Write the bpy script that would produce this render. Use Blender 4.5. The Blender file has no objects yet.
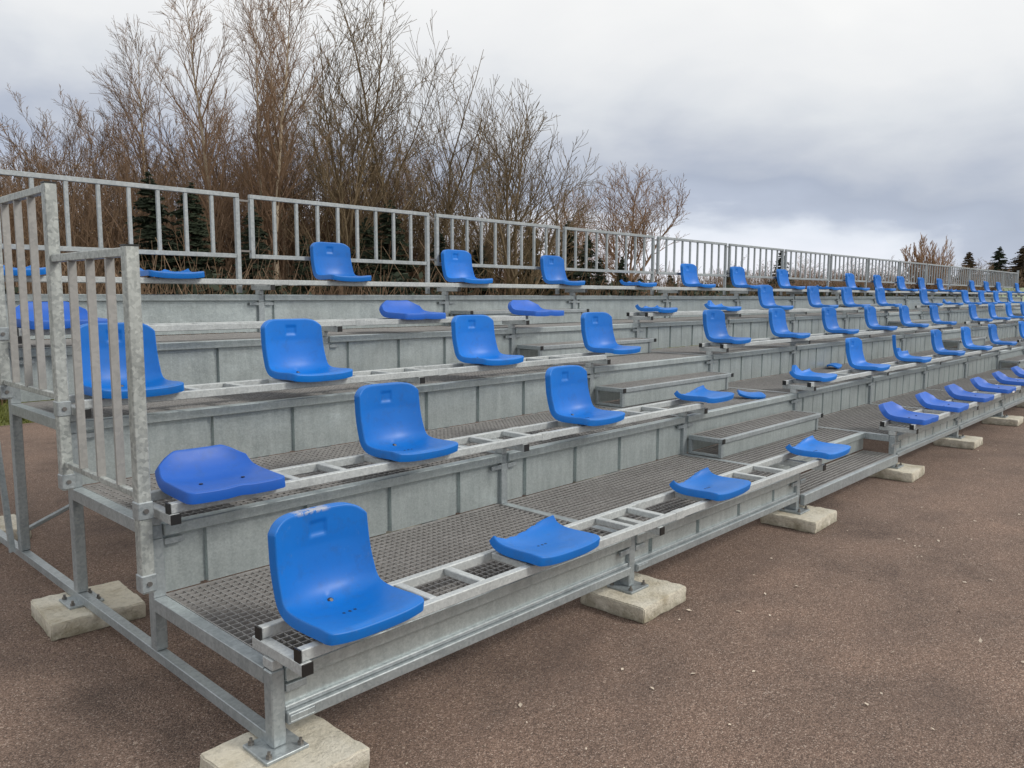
import bpy, bmesh, math, random
from mathutils import Vector, Matrix, Euler
R_ = math.radians
sc = bpy.context.scene
col = sc.collection

# ------------------------------------------------------------------ camera
cam_d = bpy.data.cameras.new('camera'); cam = bpy.data.objects.new('camera', cam_d); col.objects.link(cam)
sc.camera = cam
yaw, pitch, roll, F = 0.814212721, -0.11188728, 0.00280362, 788.037
cy, sy, cp, sp = math.cos(yaw), math.sin(yaw), math.cos(pitch), math.sin(pitch)
fwd = Vector((sy*cp, cy*cp, sp)); rgt = Vector((cy, -sy, 0)); upv = rgt.cross(fwd)
c_, s_ = math.cos(roll), math.sin(roll)
r2 = c_*rgt + s_*upv; u2 = -s_*rgt + c_*upv
m = Matrix((r2, u2, -fwd)).transposed().to_4x4(); m.translation = Vector((-1.226972, -2.223345, 1.610464))
cam.matrix_world = m
cam_d.sensor_width = 36; cam_d.lens = F/1024*36; cam_d.clip_start = .05; cam_d.clip_end = 3000

# ------------------------------------------------------------------ world and sun
SUN_EL, SUN_AZ = R_(38), R_(150)      # azimuth measured from +y towards +x
world = bpy.data.worlds.new('World'); sc.world = world; world.use_nodes = True
def lin(r, g, b):
    f = lambda c: (c/255/12.92) if c/255 <= .04045 else ((c/255+.055)/1.055)**2.4
    return (f(r), f(g), f(b), 1)
nt = world.node_tree; nt.nodes.clear(); N = nt.nodes.new; Lk = nt.links.new
def ramp(nt, stops, interp='LINEAR'):
    r = nt.nodes.new('ShaderNodeValToRGB'); cr = r.color_ramp; cr.interpolation = interp
    while len(cr.elements) > 1: cr.elements.remove(cr.elements[-1])
    cr.elements[0].position = stops[0][0]; cr.elements[0].color = stops[0][1]
    for p, c in stops[1:]:
        e = cr.elements.new(p); e.color = c
    return r
def mnode(nt, op, a=None, b=None, c=None):
    n = nt.nodes.new('ShaderNodeMath'); n.operation = op
    for i, v in enumerate((a, b, c)):
        if v is None: continue
        if isinstance(v, (int, float)): n.inputs[i].default_value = v
        else: nt.links.new(v, n.inputs[i])
    return n.outputs[0]
tc = N('ShaderNodeTexCoord'); sep = N('ShaderNodeSeparateXYZ'); Lk(tc.outputs['Generated'], sep.inputs[0])
mp = N('ShaderNodeMapping'); mp.inputs['Scale'].default_value = (1.8, 1.8, 4.2); Lk(tc.outputs['Generated'], mp.inputs[0])
n1 = N('ShaderNodeTexNoise'); n1.inputs['Scale'].default_value = 1.7; n1.inputs['Detail'].default_value = 6; n1.inputs['Roughness'].default_value = .5
n1.inputs['Distortion'].default_value = .5
Lk(mp.outputs[0], n1.inputs[0])
n2 = N('ShaderNodeTexNoise'); n2.inputs['Scale'].default_value = 4.5; n2.inputs['Detail'].default_value = 7; Lk(mp.outputs[0], n2.inputs[0])
a = mnode(nt, 'MULTIPLY', mnode(nt, 'SUBTRACT', n1.outputs[0], .5), .20)
b = mnode(nt, 'MULTIPLY', mnode(nt, 'SUBTRACT', n2.outputs[0], .5), .07)
az = mnode(nt, 'MULTIPLY', sep.outputs[1], .095)                # towards +y the grey bank stands higher
e = mnode(nt, 'SUBTRACT', mnode(nt, 'ADD', mnode(nt, 'ADD', sep.outputs[2], a), b), az)
e = mnode(nt, 'ADD', e, .02)
cr = ramp(nt, [(0, lin(222, 224, 232)), (.03, lin(208, 213, 222)), (.06, lin(168, 176, 192)), (.095, lin(158, 166, 182)), (.13, lin(178, 183, 193)),
               (.18, lin(202, 205, 209)), (.23, lin(216, 217, 218)), (.31, lin(226, 226, 225)), (.6, lin(231, 230, 228)), (1, lin(226, 226, 226))])
Lk(e, cr.inputs[0])
sky = N('ShaderNodeTexSky'); sky.sky_type = 'NISHITA'; sky.sun_disc = False; sky.sun_elevation = SUN_EL; sky.sun_rotation = SUN_AZ
bg1 = N('ShaderNodeBackground'); bg1.inputs[1].default_value = .08; Lk(sky.outputs[0], bg1.inputs[0])
bg2 = N('ShaderNodeBackground'); bg2.inputs[1].default_value = 1.15; Lk(cr.outputs[0], bg2.inputs[0])
mx = N('ShaderNodeMixShader'); mx.inputs[0].default_value = .93; Lk(bg1.outputs[0], mx.inputs[1]); Lk(bg2.outputs[0], mx.inputs[2])
wo = N('ShaderNodeOutputWorld'); Lk(mx.outputs[0], wo.inputs[0])
sd = bpy.data.lights.new('sun', 'SUN'); sd.energy = 1.7; sd.angle = R_(14); sd.color = (1, .95, .87)
so = bpy.data.objects.new('sun', sd); col.objects.link(so)
sdir = Vector((math.sin(SUN_AZ)*math.cos(SUN_EL), math.cos(SUN_AZ)*math.cos(SUN_EL), math.sin(SUN_EL)))
so.rotation_euler = sdir.to_track_quat('Z', 'Y').to_euler(); so.location = (0, -10, 20)
sc.view_settings.view_transform = 'Standard'; sc.view_settings.look = 'None'; sc.view_settings.exposure = .18; sc.view_settings.gamma = 1

# ------------------------------------------------------------------ material helpers
def new_mat(name, color=(.5, .5, .5, 1), rough=.5, metal=0.0):
    m = bpy.data.materials.new(name); m.use_nodes = True
    b = m.node_tree.nodes['Principled BSDF']
    b.inputs['Base Color'].default_value = color; b.inputs['Roughness'].default_value = rough; b.inputs['Metallic'].default_value = metal
    return m, m.node_tree, b
def noise(nt, scale, detail=4, rough=.5, coord='Object', vec=None, mscale=None):
    n = nt.nodes.new('ShaderNodeTexNoise'); n.inputs['Scale'].default_value = scale; n.inputs['Detail'].default_value = detail
    n.inputs['Roughness'].default_value = rough
    if vec is None:
        t = nt.nodes.new('ShaderNodeTexCoord'); vec = t.outputs[coord]
    if mscale:
        mp = nt.nodes.new('ShaderNodeMapping'); mp.inputs['Scale'].default_value = mscale; nt.links.new(vec, mp.inputs[0]); vec = mp.outputs[0]
    nt.links.new(vec, n.inputs[0]); return n
def mixc(nt, fac, a, b, mode='MIX'):
    n = nt.nodes.new('ShaderNodeMix'); n.data_type = 'RGBA'; n.blend_type = mode
    for i, v in ((0, fac), (6, a), (7, b)):
        if isinstance(v, (int, float)): n.inputs[i].default_value = v
        elif isinstance(v, tuple): n.inputs[i].default_value = v
        else: nt.links.new(v, n.inputs[i])
    return n.outputs[2]
def bump(nt, b, h, strength, dist):
    n = nt.nodes.new('ShaderNodeBump'); n.inputs['Strength'].default_value = strength; n.inputs['Distance'].default_value = dist
    nt.links.new(h, n.inputs['Height']); nt.links.new(n.outputs[0], b.inputs['Normal'])

def world_pos(nt):
    g = nt.nodes.new('ShaderNodeNewGeometry'); return g.outputs['Position']

def galvanised(name, c1, c2, rough=.42, metal=.45, spangle=60, streak=.5, mottle=.5, wave=0):
    m, nt, b = new_mat(name, c1, rough, metal)
    P = world_pos(nt)
    v = nt.nodes.new('ShaderNodeTexVoronoi'); v.inputs['Scale'].default_value = spangle; nt.links.new(P, v.inputs[0])
    big = noise(nt, 3.5, 5, .6, vec=P)
    st = noise(nt, 9, 4, .6, vec=P, mscale=(3, 3, .35))
    fac = mnode(nt, 'ADD', mnode(nt, 'MULTIPLY', big.outputs[0], mottle), mnode(nt, 'MULTIPLY', st.outputs[0], streak))
    sepc = nt.nodes.new('ShaderNodeSeparateColor'); nt.links.new(v.outputs['Color'], sepc.inputs[0])
    fac = mnode(nt, 'ADD', fac, mnode(nt, 'MULTIPLY', mnode(nt, 'SUBTRACT', sepc.outputs[0], .5), .28))
    r = ramp(nt, [(.28, c2), (.72, c1)]); nt.links.new(fac, r.inputs[0])
    nt.links.new(r.outputs[0], b.inputs['Base Color'])
    rr = mnode(nt, 'ADD', mnode(nt, 'MULTIPLY', big.outputs[0], .25), rough-.12); nt.links.new(rr, b.inputs['Roughness'])
    hgt = noise(nt, 40, 3, vec=P).outputs[0]
    if wave: hgt = mnode(nt, 'ADD', mnode(nt, 'MULTIPLY', noise(nt, 5, 2, .4, vec=P, mscale=(1, 1, .8)).outputs[0], 8), hgt)
    bump(nt, b, hgt, .35 if wave else .12, .004)
    return m
M = {}
M['frame'] = galvanised('galvanised_frame', (.41, .45, .465, 1), (.27, .305, .32, 1), spangle=90)
M['sheet'] = galvanised('galvanised_sheet', (.51, .565, .565, 1), (.37, .42, .425, 1), rough=.36, metal=.5, spangle=140, streak=.75, mottle=.25, wave=1)
M['seatrail'] = galvanised('galvanised_seat_rail', (.53, .56, .56, 1), (.36, .385, .39, 1), rough=.5, metal=.2, spangle=110, streak=.3, mottle=.7)
M['guard'] = galvanised('mottled_galvanised_guard', (.50, .53, .51, 1), (.23, .25, .245, 1), rough=.5, metal=.3, spangle=75, mottle=.6, streak=.4)
M['bar'] = galvanised('dull_galvanised_bar', (.36, .355, .34, 1), (.27, .27, .26, 1), rough=.55, metal=.25)
M['rail'] = galvanised('galvanised_railing', (.40, .43, .44, 1), (.27, .30, .31, 1), rough=.5, metal=.35)
M['grate'] = galvanised('galvanised_grating', (.38, .375, .37, 1), (.27, .265, .26, 1), rough=.55, metal=.35)
M['black'] = new_mat('black_plastic_cap', (.012, .012, .012, 1), .45)[0]
M['bolt'] = new_mat('zinc_bolt', (.22, .21, .20, 1), .4, .7)[0]
M['slot'] = new_mat('dark_slot', (.006, .01, .03, 1), .7)[0]
M['sticker'] = new_mat('white_sticker', (.75, .75, .75, 1), .5)[0]

def plastic(name, c1, c2, rough=.36, scuff=.0):
    m, nt, b = new_mat(name, c1, rough)
    t = nt.nodes.new('ShaderNodeTexCoord'); oi = nt.nodes.new('ShaderNodeObjectInfo')
    ad = nt.nodes.new('ShaderNodeVectorMath'); ad.operation = 'ADD'
    cmb = nt.nodes.new('ShaderNodeCombineXYZ'); nt.links.new(mnode(nt, 'MULTIPLY', oi.outputs['Random'], 9), cmb.inputs[0]); nt.links.new(mnode(nt, 'MULTIPLY', oi.outputs['Random'], 5), cmb.inputs[2])
    nt.links.new(t.outputs['Object'], ad.inputs[0]); nt.links.new(cmb.outputs[0], ad.inputs[1])
    n = noise(nt, 7, 5, .6, vec=ad.outputs[0])
    c = mixc(nt, n.outputs[0], c1, c2)
    hv = nt.nodes.new('ShaderNodeHueSaturation'); nt.links.new(c, hv.inputs['Color'])
    nt.links.new(mnode(nt, 'ADD', .88, mnode(nt, 'MULTIPLY', oi.outputs['Random'], .22)), hv.inputs['Value'])
    c = hv.outputs[0]
    # fine scratches and dust
    n2 = noise(nt, 55, 6, .75, vec=ad.outputs[0], mscale=(1, 1, .6))
    d = ramp(nt, [(.60, (0, 0, 0, 1)), (.74, (1, 1, 1, 1))]); nt.links.new(n2.outputs[0], d.inputs[0])
    c = mixc(nt, mnode(nt, 'MULTIPLY', d.outputs[0], .22), c, (.20, .30, .42, 1))
    gn = noise(nt, 16, 6, .7, vec=ad.outputs[0]); gr = ramp(nt, [(.52, (0, 0, 0, 1)), (.72, (1, 1, 1, 1))]); nt.links.new(gn.outputs[0], gr.inputs[0])
    c = mixc(nt, mnode(nt, 'MULTIPLY', gr.outputs[0], .30), c, (.03, .07, .16, 1))
    if scuff:
        sp = nt.nodes.new('ShaderNodeSeparateXYZ'); nt.links.new(t.outputs['Object'], sp.inputs[0])
        zz = mnode(nt, 'MULTIPLY', mnode(nt, 'SUBTRACT', sp.outputs[2], .326), 90)
        xx = mnode(nt, 'SUBTRACT', 1.0, mnode(nt, 'MULTIPLY', mnode(nt, 'ABSOLUTE', mnode(nt, 'ADD', sp.outputs[0], .02)), 13))
        n3 = noise(nt, 60, 6, .7, vec=t.outputs['Object'])
        mk = mnode(nt, 'MULTIPLY', mnode(nt, 'MINIMUM', mnode(nt, 'MAXIMUM', zz, 0), 1), mnode(nt, 'MINIMUM', mnode(nt, 'MAXIMUM', mnode(nt, 'MULTIPLY', xx, 3), 0), 1))
        mk = mnode(nt, 'MULTIPLY', mk, mnode(nt, 'GREATER_THAN', n3.outputs[0], .47))
        c = mixc(nt, mnode(nt, 'MULTIPLY', mk, .75), c, (.42, .42, .41, 1))
    nt.links.new(c, b.inputs['Base Color'])
    nt.links.new(mnode(nt, 'ADD', rough-.08, mnode(nt, 'MULTIPLY', n.outputs[0], .2)), b.inputs['Roughness'])
    b.inputs['Specular IOR Level'].default_value = .45
    bump(nt, b, n2.outputs[0], .06, .002)
    return m
M['blue'] = plastic('bright_blue_plastic', (.0, .170, .61, 1), (.0, .132, .49, 1), rough=.42)
M['blue_scuff'] = plastic('scuffed_blue_plastic', (.0, .170, .61, 1), (.0, .132, .49, 1), rough=.42, scuff=1)
M['royal'] = plastic('royal_blue_plastic', (.008, .115, .53, 1), (.006, .092, .44, 1), rough=.45)

# concrete
m, nt, b = new_mat('concrete', (.5, .46, .36, 1), .9)
P = world_pos(nt)
n = noise(nt, 5, 6, .65, vec=P); n2_ = noise(nt, 45, 5, .7, vec=P)
r = ramp(nt, [(.3, (.42, .37, .27, 1)), (.44, (.58, .54, .44, 1)), (.7, (.70, .67, .58, 1))]); nt.links.new(n.outputs[0], r.inputs[0])
r3 = ramp(nt, [(.3, (.55, .55, .55, 1)), (.5, (1, 1, 1, 1))]); nt.links.new(n2_.outputs[0], r3.inputs[0])
c = mixc(nt, .6, r.outputs[0], r3.outputs[0], 'MULTIPLY')
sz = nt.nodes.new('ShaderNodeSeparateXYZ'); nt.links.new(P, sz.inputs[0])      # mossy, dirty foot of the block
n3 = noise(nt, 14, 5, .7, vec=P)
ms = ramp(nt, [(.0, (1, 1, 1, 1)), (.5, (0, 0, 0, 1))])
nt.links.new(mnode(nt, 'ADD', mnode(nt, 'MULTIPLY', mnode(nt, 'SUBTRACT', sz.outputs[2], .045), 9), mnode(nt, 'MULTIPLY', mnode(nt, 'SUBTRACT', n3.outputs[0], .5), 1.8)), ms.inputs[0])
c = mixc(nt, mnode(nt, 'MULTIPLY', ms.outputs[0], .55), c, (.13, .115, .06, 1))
nt.links.new(c, b.inputs['Base Color'])
bump(nt, b, mnode(nt, 'ADD', n2_.outputs[0], mnode(nt, 'MULTIPLY', n.outputs[0], 1.5)), .9, .012)
M['concrete'] = m

# asphalt
m, nt, b = new_mat('reddish_brown_asphalt', (.2, .15, .13, 1), .95)
P = world_pos(nt)
v = nt.nodes.new('ShaderNodeTexVoronoi'); v.inputs['Scale'].default_value = 190; nt.links.new(P, v.inputs[0])
v2 = nt.nodes.new('ShaderNodeTexVoronoi'); v2.inputs['Scale'].default_value = 40; nt.links.new(P, v2.inputs[0])
sc1 = nt.nodes.new('ShaderNodeSeparateColor'); nt.links.new(v.outputs['Color'], sc1.inputs[0])
sc2 = nt.nodes.new('ShaderNodeSeparateColor'); nt.links.new(v2.outputs['Color'], sc2.inputs[0])
g = ramp(nt, [(0, (.10, .066, .050, 1)), (.35, (.178, .121, .094, 1)), (.75, (.245, .170, .132, 1)), (.94, (.315, .232, .190, 1)), (1, (.43, .35, .295, 1))])
nt.links.new(sc1.outputs[0], g.inputs[0])
light = mnode(nt, 'MULTIPLY', mnode(nt, 'GREATER_THAN', sc2.outputs[1], .955), mnode(nt, 'LESS_THAN', v2.outputs['Distance'], .26))
c = mixc(nt, mnode(nt, 'MULTIPLY', light, .8), g.outputs[0], (.42, .33, .27, 1))
bn = noise(nt, .55, 6, .6, vec=P); bn2 = noise(nt, 2.3, 5, .65, vec=P)
pr = ramp(nt, [(.36, (.58, .58, .58, 1)), (.48, (.93, .93, .92, 1)), (.66, (1.2, 1.17, 1.13, 1))]); nt.links.new(mnode(nt, 'ADD', mnode(nt, 'MULTIPLY', bn.outputs[0], .55), mnode(nt, 'MULTIPLY', bn2.outputs[0], .45)), pr.inputs[0])
c = mixc(nt, 1.0, c, pr.outputs[0], 'MULTIPLY')
gap = mnode(nt, 'MULTIPLY', mnode(nt, 'GREATER_THAN', v.outputs['Distance'], .62), .55)
c = mixc(nt, gap, c, (.03, .022, .02, 1))
dk = noise(nt, 1.1, 3, .5, vec=P, mscale=(1, 1.6, 1)); dr = ramp(nt, [(.56, (0, 0, 0, 1)), (.74, (1, 1, 1, 1))]); nt.links.new(dk.outputs[0], dr.inputs[0])
c = mixc(nt, mnode(nt, 'MULTIPLY', dr.outputs[0], .45), c, (.075, .055, .048, 1))
nt.links.new(c, b.inputs['Base Color'])
hh = mnode(nt, 'SUBTRACT', mnode(nt, 'MULTIPLY', sc1.outputs[1], .6), v.outputs['Distance'])
bump(nt, b, hh, .8, .004)
M['asphalt'] = m

m, nt, b = new_mat('grass_ground', (.08, .1, .02, 1), .95)
P = world_pos(nt); n = noise(nt, 1.3, 6, .7, vec=P); nn = noise(nt, 30, 4, .7, vec=P)
r = ramp(nt, [(.3, (.07, .075, .02, 1)), (.5, (.13, .15, .03, 1)), (.7, (.20, .19, .06, 1))]); nt.links.new(mnode(nt, 'ADD', mnode(nt, 'MULTIPLY', n.outputs[0], .5), mnode(nt, 'MULTIPLY', nn.outputs[0], .5)), r.inputs[0])
nt.links.new(r.outputs[0], b.inputs['Base Color']); bump(nt, b, nn.outputs[0], .8, .05)
M['grass'] = m
def leafmat(name, c1, c2):
    m, nt, b = new_mat(name, c1, .8)
    oi = nt.nodes.new('ShaderNodeObjectInfo'); P = world_pos(nt); n = noise(nt, 2.5, 5, .7, vec=P)
    c = mixc(nt, n.outputs[0], c1, c2)
    hv = nt.nodes.new('ShaderNodeHueSaturation'); nt.links.new(c, hv.inputs['Color'])
    nt.links.new(mnode(nt, 'ADD', .8, mnode(nt, 'MULTIPLY', oi.outputs['Random'], .4)), hv.inputs['Value'])
    nt.links.new(hv.outputs[0], b.inputs['Base Color']); return m
M['birch_bark'] = leafmat('birch_bark', (.60, .52, .40, 1), (.30, .22, .14, 1))
M['brown_bark'] = leafmat('brown_bark', (.085, .06, .04, 1), (.05, .035, .025, 1))
M['olive_bark'] = leafmat('olive_bark', (.13, .10, .045, 1), (.07, .05, .028, 1))
M['red_twig'] = leafmat('reddish_twig', (.27, .17, .10, 1), (.16, .10, .062, 1))
M['brown_twig'] = leafmat('brown_twig', (.25, .165, .10, 1), (.14, .09, .055, 1))
M['olive_twig'] = leafmat('olive_twig', (.21, .15, .08, 1), (.11, .08, .045, 1))
M['orange_twig'] = leafmat('orange_twig', (.38, .235, .135, 1), (.23, .14, .085, 1))
M['spruce'] = leafmat('spruce_needles', (.035, .052, .024, 1), (.018, .028, .015, 1))
M['dry_spruce'] = leafmat('browned_conifer', (.10, .065, .035, 1), (.05, .04, .025, 1))
M['dry_leaf'] = leafmat('dry_leaf', (.50, .33, .15, 1), (.34, .20, .09, 1))

# ------------------------------------------------------------------ mesh helpers
class MB:
    def __init__(s): s.v = []; s.f = []; s.sm = False
    def box(s, x0, x1, y0, y1, z0, z1, bottom=True):
        b = len(s.v)
        s.v += [(x0, y0, z0), (x1, y0, z0), (x1, y1, z0), (x0, y1, z0), (x0, y0, z1), (x1, y0, z1), (x1, y1, z1), (x0, y1, z1)]
        s.f += [(b+4, b+5, b+6, b+7), (b, b+1, b+5, b+4), (b+1, b+2, b+6, b+5), (b+2, b+3, b+7, b+6), (b+3, b, b+4, b+7)]
        if bottom: s.f.append((b+3, b+2, b+1, b))
    def bar(s, p0, p1, r0, r1=None, n=4, cap=True):
        if r1 is None: r1 = r0
        p0 = Vector(p0); p1 = Vector(p1); d = (p1-p0)
        if d.length < 1e-6: return
        d.normalize(); t = Vector((0, 0, 1)) if abs(d.z) < .9 else Vector((1, 0, 0))
        a = d.cross(t).normalized(); c = d.cross(a); b = len(s.v)
        for p, r in ((p0, r0), (p1, r1)):
            for i in range(n):
                th = 2*math.pi*(i+.5)/n
                s.v.append(tuple(p + a*(r*math.cos(th)) + c*(r*math.sin(th))))
        for i in range(n):
            j = (i+1) % n; s.f.append((b+i, b+j, b+n+j, b+n+i))
        if cap: s.f.append(tuple(b+n+i for i in range(n))); s.f.append(tuple(b+n-1-i for i in range(n)))
    def mesh(s, name, mat, bevel=0, smooth=False):
        me = bpy.data.meshes.new(name); me.from_pydata(s.v, [], s.f); me.materials.append(mat)
        if bevel:
            bm = bmesh.new(); bm.from_mesh(me)
            bmesh.ops.bevel(bm, geom=[e for e in bm.edges if e.is_manifold and e.calc_face_angle(0) > .5], offset=bevel, segments=1, affect='EDGES')
            bm.to_mesh(me); bm.free()
        if smooth:
            for p in me.polygons: p.use_smooth = True
        return me
def link(name, me, parent=None, loc=(0, 0, 0), rot=(0, 0, 0), scale=None):
    o = bpy.data.objects.new(name, me); col.objects.link(o); o.location = loc; o.rotation_euler = rot
    if scale: o.scale = scale
    if parent: o.parent = parent
    return o
def build(mb, name, mat, parent=None, bevel=0, loc=(0, 0, 0), smooth=False):
    return link(name, mb.mesh(name, mat, bevel, smooth), parent, loc)
def tag(o, label, cat, group=None, kind=None):
    if label: o['label'] = label
    if cat: o['category'] = cat
    if group: o['group'] = group
    if kind: o['kind'] = kind
    return o
ORD = ['first', 'second', 'third', 'fourth', 'fifth', 'sixth', 'seventh', 'eighth', 'ninth', 'tenth', 'eleventh', 'twelfth', 'thirteenth', 'fourteenth', 'fifteenth', 'sixteenth', 'seventeenth', 'eighteenth', 'nineteenth', 'twentieth', 'twenty-first', 'twenty-second', 'twenty-third', 'twenty-fourth']
rnd = random.Random(5)

# ------------------------------------------------------------------ ground
GZ = .045
def sheet(name, x0, x1, y0, y1, z, mat, kind='structure'):
    mb = MB(); mb.v = [(x0, y0, z), (x1, y0, z), (x1, y1, z), (x0, y1, z)]; mb.f = [(0, 1, 2, 3)]
    o = build(mb, name, mat); o['kind'] = kind; return o
sheet('ground', -900, 1500, -900, 1500, GZ-.03, M['grass'])
mb = MB(); mb.box(-40, 400, -60, 8.6, GZ-.2, GZ); o = build(mb, 'asphalt_pavement', M['asphalt']); o['kind'] = 'structure'

# ------------------------------------------------------------------ grandstand
D = .905; H = [0, .40, .694, 1.01, 1.31, 1.61]; NB = 15; BL = 2.0; AISLES = (2, 7, 12); YB = 3.80
stand = bpy.data.objects.new('grandstand', None); col.objects.link(stand)
tag(stand, 'long low galvanised steel bleacher stand with five rows, mesh decks and stepped aisles', 'bleachers')

# frames
def post_mesh(z0, z1):
    mb = MB(); mb.box(0, .05, 0, .05, z0, z1); return mb.mesh('post', M['frame'], .004)
posts = [post_mesh(.137, H[1]-.001)] + [post_mesh(.176, H[k+1]-.06) for k in range(1, 5)] + [post_mesh(.176, 1.56)]
YP = [0, D, 2*D, 3*D, 4*D, YB]
mb = MB(); mb.box(-.055, .10, -.055, .10, .125, .137)
plate_me = mb.mesh('base_plate', M['frame'], .002)
mb = MB(); mb.bar((0, 0, .137), (0, 0, .147), .011, n=6); mb.bar((0, 0, .147), (0, 0, .160), .006, n=6)
bolt_me = mb.mesh('anchor_bolt', M['bolt'])
fr = MB()
fr.box(.004, .046, .05, YB, .132, .174)
for k in range(1, 6):
    y0, y1 = (k-1)*D+.003, (k*D if k < 5 else YB)+.0
    if k == 1: y0 = .051
    fr.box(0, .05, y0, y1, H[k]-.055, H[k])
for k in range(0, 5):              # clip plates on both sides of the post under the deck edge, posts of the riser
    y = k*D
    if k: fr.box(-.001, .0505, y-.002, y+.045, H[k]+.001, H[k+1]-.056)
    fr.box(.052, .13, y-.004, y+.010, H[k+1]-.085, H[k+1]-.060)
frame_me0 = fr.mesh('support_frame', M['frame'], .002)
for k in range(0, 5): fr.box(-.08, -.002, k*D-.004, k*D+.010, H[k+1]-.085, H[k+1]-.060)
frame_me = fr.mesh('support_frame', M['frame'], .002)
arm = MB(); arm.box(.012, .052, -.165, .14, .038, .078)
arm.box(.005, .045, .0, .06, .001, .037)
arm_me = arm.mesh('seat_arm', M['seatrail'], .003)
cap = MB(); cap.box(.012, .052, -.171, -.166, .038, .078); cap_me = cap.mesh('end_cap', M['black'], .001)
for n in range(NB+1):
    fo = link('support_frame', frame_me if n else frame_me0, stand, (n*BL, 0, 0))
    for k in range(6): link('post', posts[k], fo, (0, YP[k], 0))
    for k in (0, 2, 4):
        link('base_plate', plate_me, fo, (0, YP[k], 0))
        if k == 0 or n < 3:
            for dx, dy in ((-.035, -.035), (.08, -.035), (-.035, .08), (.08, .08)): link('anchor_bolt', bolt_me, fo, (dx, YP[k]+dy, 0))
    for k in range(1, 6):
        link('seat_arm', arm_me, fo, (0, (k-1)*D, H[k])); link('end_cap', cap_me, fo, (0, (k-1)*D, H[k]))
    # diagonal brace at the back
    if n < NB:
        mb = MB(); mb.bar((.06, 3.0, .20), (1.95, 3.0, 1.20) if n % 2 else (1.95, 3.0, .95), .016, n=6); build(mb, 'diagonal_brace', M['frame'], fo)
    mb = MB(); mb.bar((-.03 if n == 0 else .025, 2.76, .17), (-.03 if n == 0 else .025, 3.06, 1.26), .02, n=4); build(mb, 'diagonal_brace', M['frame'], fo)

# gratings
def grating(name, w, d0, d1, px=.0333, py=.038, edge=True):
    mb = MB(); t = .0040; tc_ = .0028
    ny = int((d1-d0-.02)/py); nx = int((w-.02)/px)
    for i in range(ny+1):
        y = d0+.008+i*(d1-d0-.016)/ny; mb.box(.004, w-.004, y-t/2, y+t/2, -.021, -.002, bottom=False)
    for i in range(nx+1):
        x = .008+i*(w-.016)/nx; mb.box(x-tc_/2, x+tc_/2, d0+.004, d1-.004, -.010, -.0045, bottom=False)
    # border flat
    for (a, b, c, e) in ((0, w, d0, d0+.004), (0, w, d1-.004, d1), (0, .004, d0+.004, d1-.004), (w-.004, w, d0+.004, d1-.004)):
        mb.box(a, b, c, e, -.03, 0)
    return mb.mesh(name, M['grate'])
W = BL-.052
g_full = grating('deck_grating', W, .046, D+.018)
g_short = grating('deck_grating', W, .30, D+.018)
g_top = grating('deck_grating', W, .046, YB-4*D)
edge_me = {}
for t_, (y0, y1) in dict(full=(-.012, .044), short=(.25, .298)).items():
    mb = MB(); mb.box(0, W, y0, y1, -.047, .0015); edge_me[t_] = mb.mesh('deck_edge_beam', M['sheet'], .004)
# aisle bays of the first deck start further back, over a lower step
for n in range(NB):
    for k in range(1, 6):
        short = (k == 1 and n in AISLES)
        g = link('deck_grating', g_short if short else (g_top if k == 5 else g_full), stand, (n*BL+.051, (k-1)*D, H[k]))
        e_ = link('deck_edge_beam', edge_me['short' if short else 'full'], stand, (n*BL+.051, (k-1)*D, H[k]))

# riser panels with folded grooves
def riser(w, zb, zt, grooves, y=.022, dep=.020, gw=.036, lip=False):
    mb = MB(); xs = [0]
    prof = [(0, y)]
    for gx in grooves:
        prof += [(gx-gw/2, y), (gx-gw/2+.004, y+dep), (gx+gw/2-.004, y+dep), (gx+gw/2, y)]
    prof.append((w, y))
    for (x, yy) in prof: mb.v += [(x, yy, zb), (x, yy, zt)]
    for i in range(len(prof)-1):
        a = 2*i; mb.f.append((a, a+2, a+3, a+1))
    return mb
G = (.17, .655, 1.145, 1.625)
seam = (.41, .90, 1.385, 1.86)
def riser_mesh(zb, zt, grooves, seams=True):
    mb = riser(W, zb, zt, grooves)
    for s in seam:          # thin standing seams
        if grooves and seams: mb.box(s-.0015, s+.0015, .0185, .0215, zb+.002, zt-.002)
    return mb.mesh('riser_panel', M['sheet'])
for k in range(1, 6):
    zb = (H[k-1]+.004) if k > 1 else .262
    full = riser_mesh(zb, H[k]-.047, G if k < 5 else (.08,)); near = riser_mesh(zb, H[k]-.047, G if k < 5 else (.08,), False); plain = riser_mesh(zb, H[k]-.047, ())
    for n in range(NB):
        if n in AISLES and k == 1:
            mb = MB(); mb.box(0, W, .265, .27, .252, H[1]-.048); link('riser_panel', mb.mesh('riser_panel', M['sheet']), stand, (n*BL+.051, 0, 0)); continue
        me = plain if ((k == 1 and n == 0) or (n in AISLES)) else (full if n > 2 and k < 5 else near)
        link('riser_panel', me, stand, (n*BL+.051, (k-1)*D, 0))
# bottom channel under the front fascia
ch = MB(); ch.box(0, W, -.014, .05, .205, .245); ch.box(.0, W, .006, .05, .2455, .262); ch.box(.004, .10, -.018, -.0145, .215, .238)
ch_me = ch.mesh('bottom_channel', M['frame'], .003)
for n in range(NB):
    if n in AISLES: continue
    link('bottom_channel', ch_me, stand, (n*BL+.051, 0, 0))
# lower steps in front of the aisles
low_g = grating('step_grating', W, .0, .26, py=.034)
for n in AISLES:
    mb = MB(); mb.box(0, W, -.035, -.001, .165, .2405)
    lo = link('aisle_step', mb.mesh('aisle_step', M['frame'], .004), stand, (n*BL+.051, 0, 0))
    link('step_grating', low_g, lo, (0, 0, .24))
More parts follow.
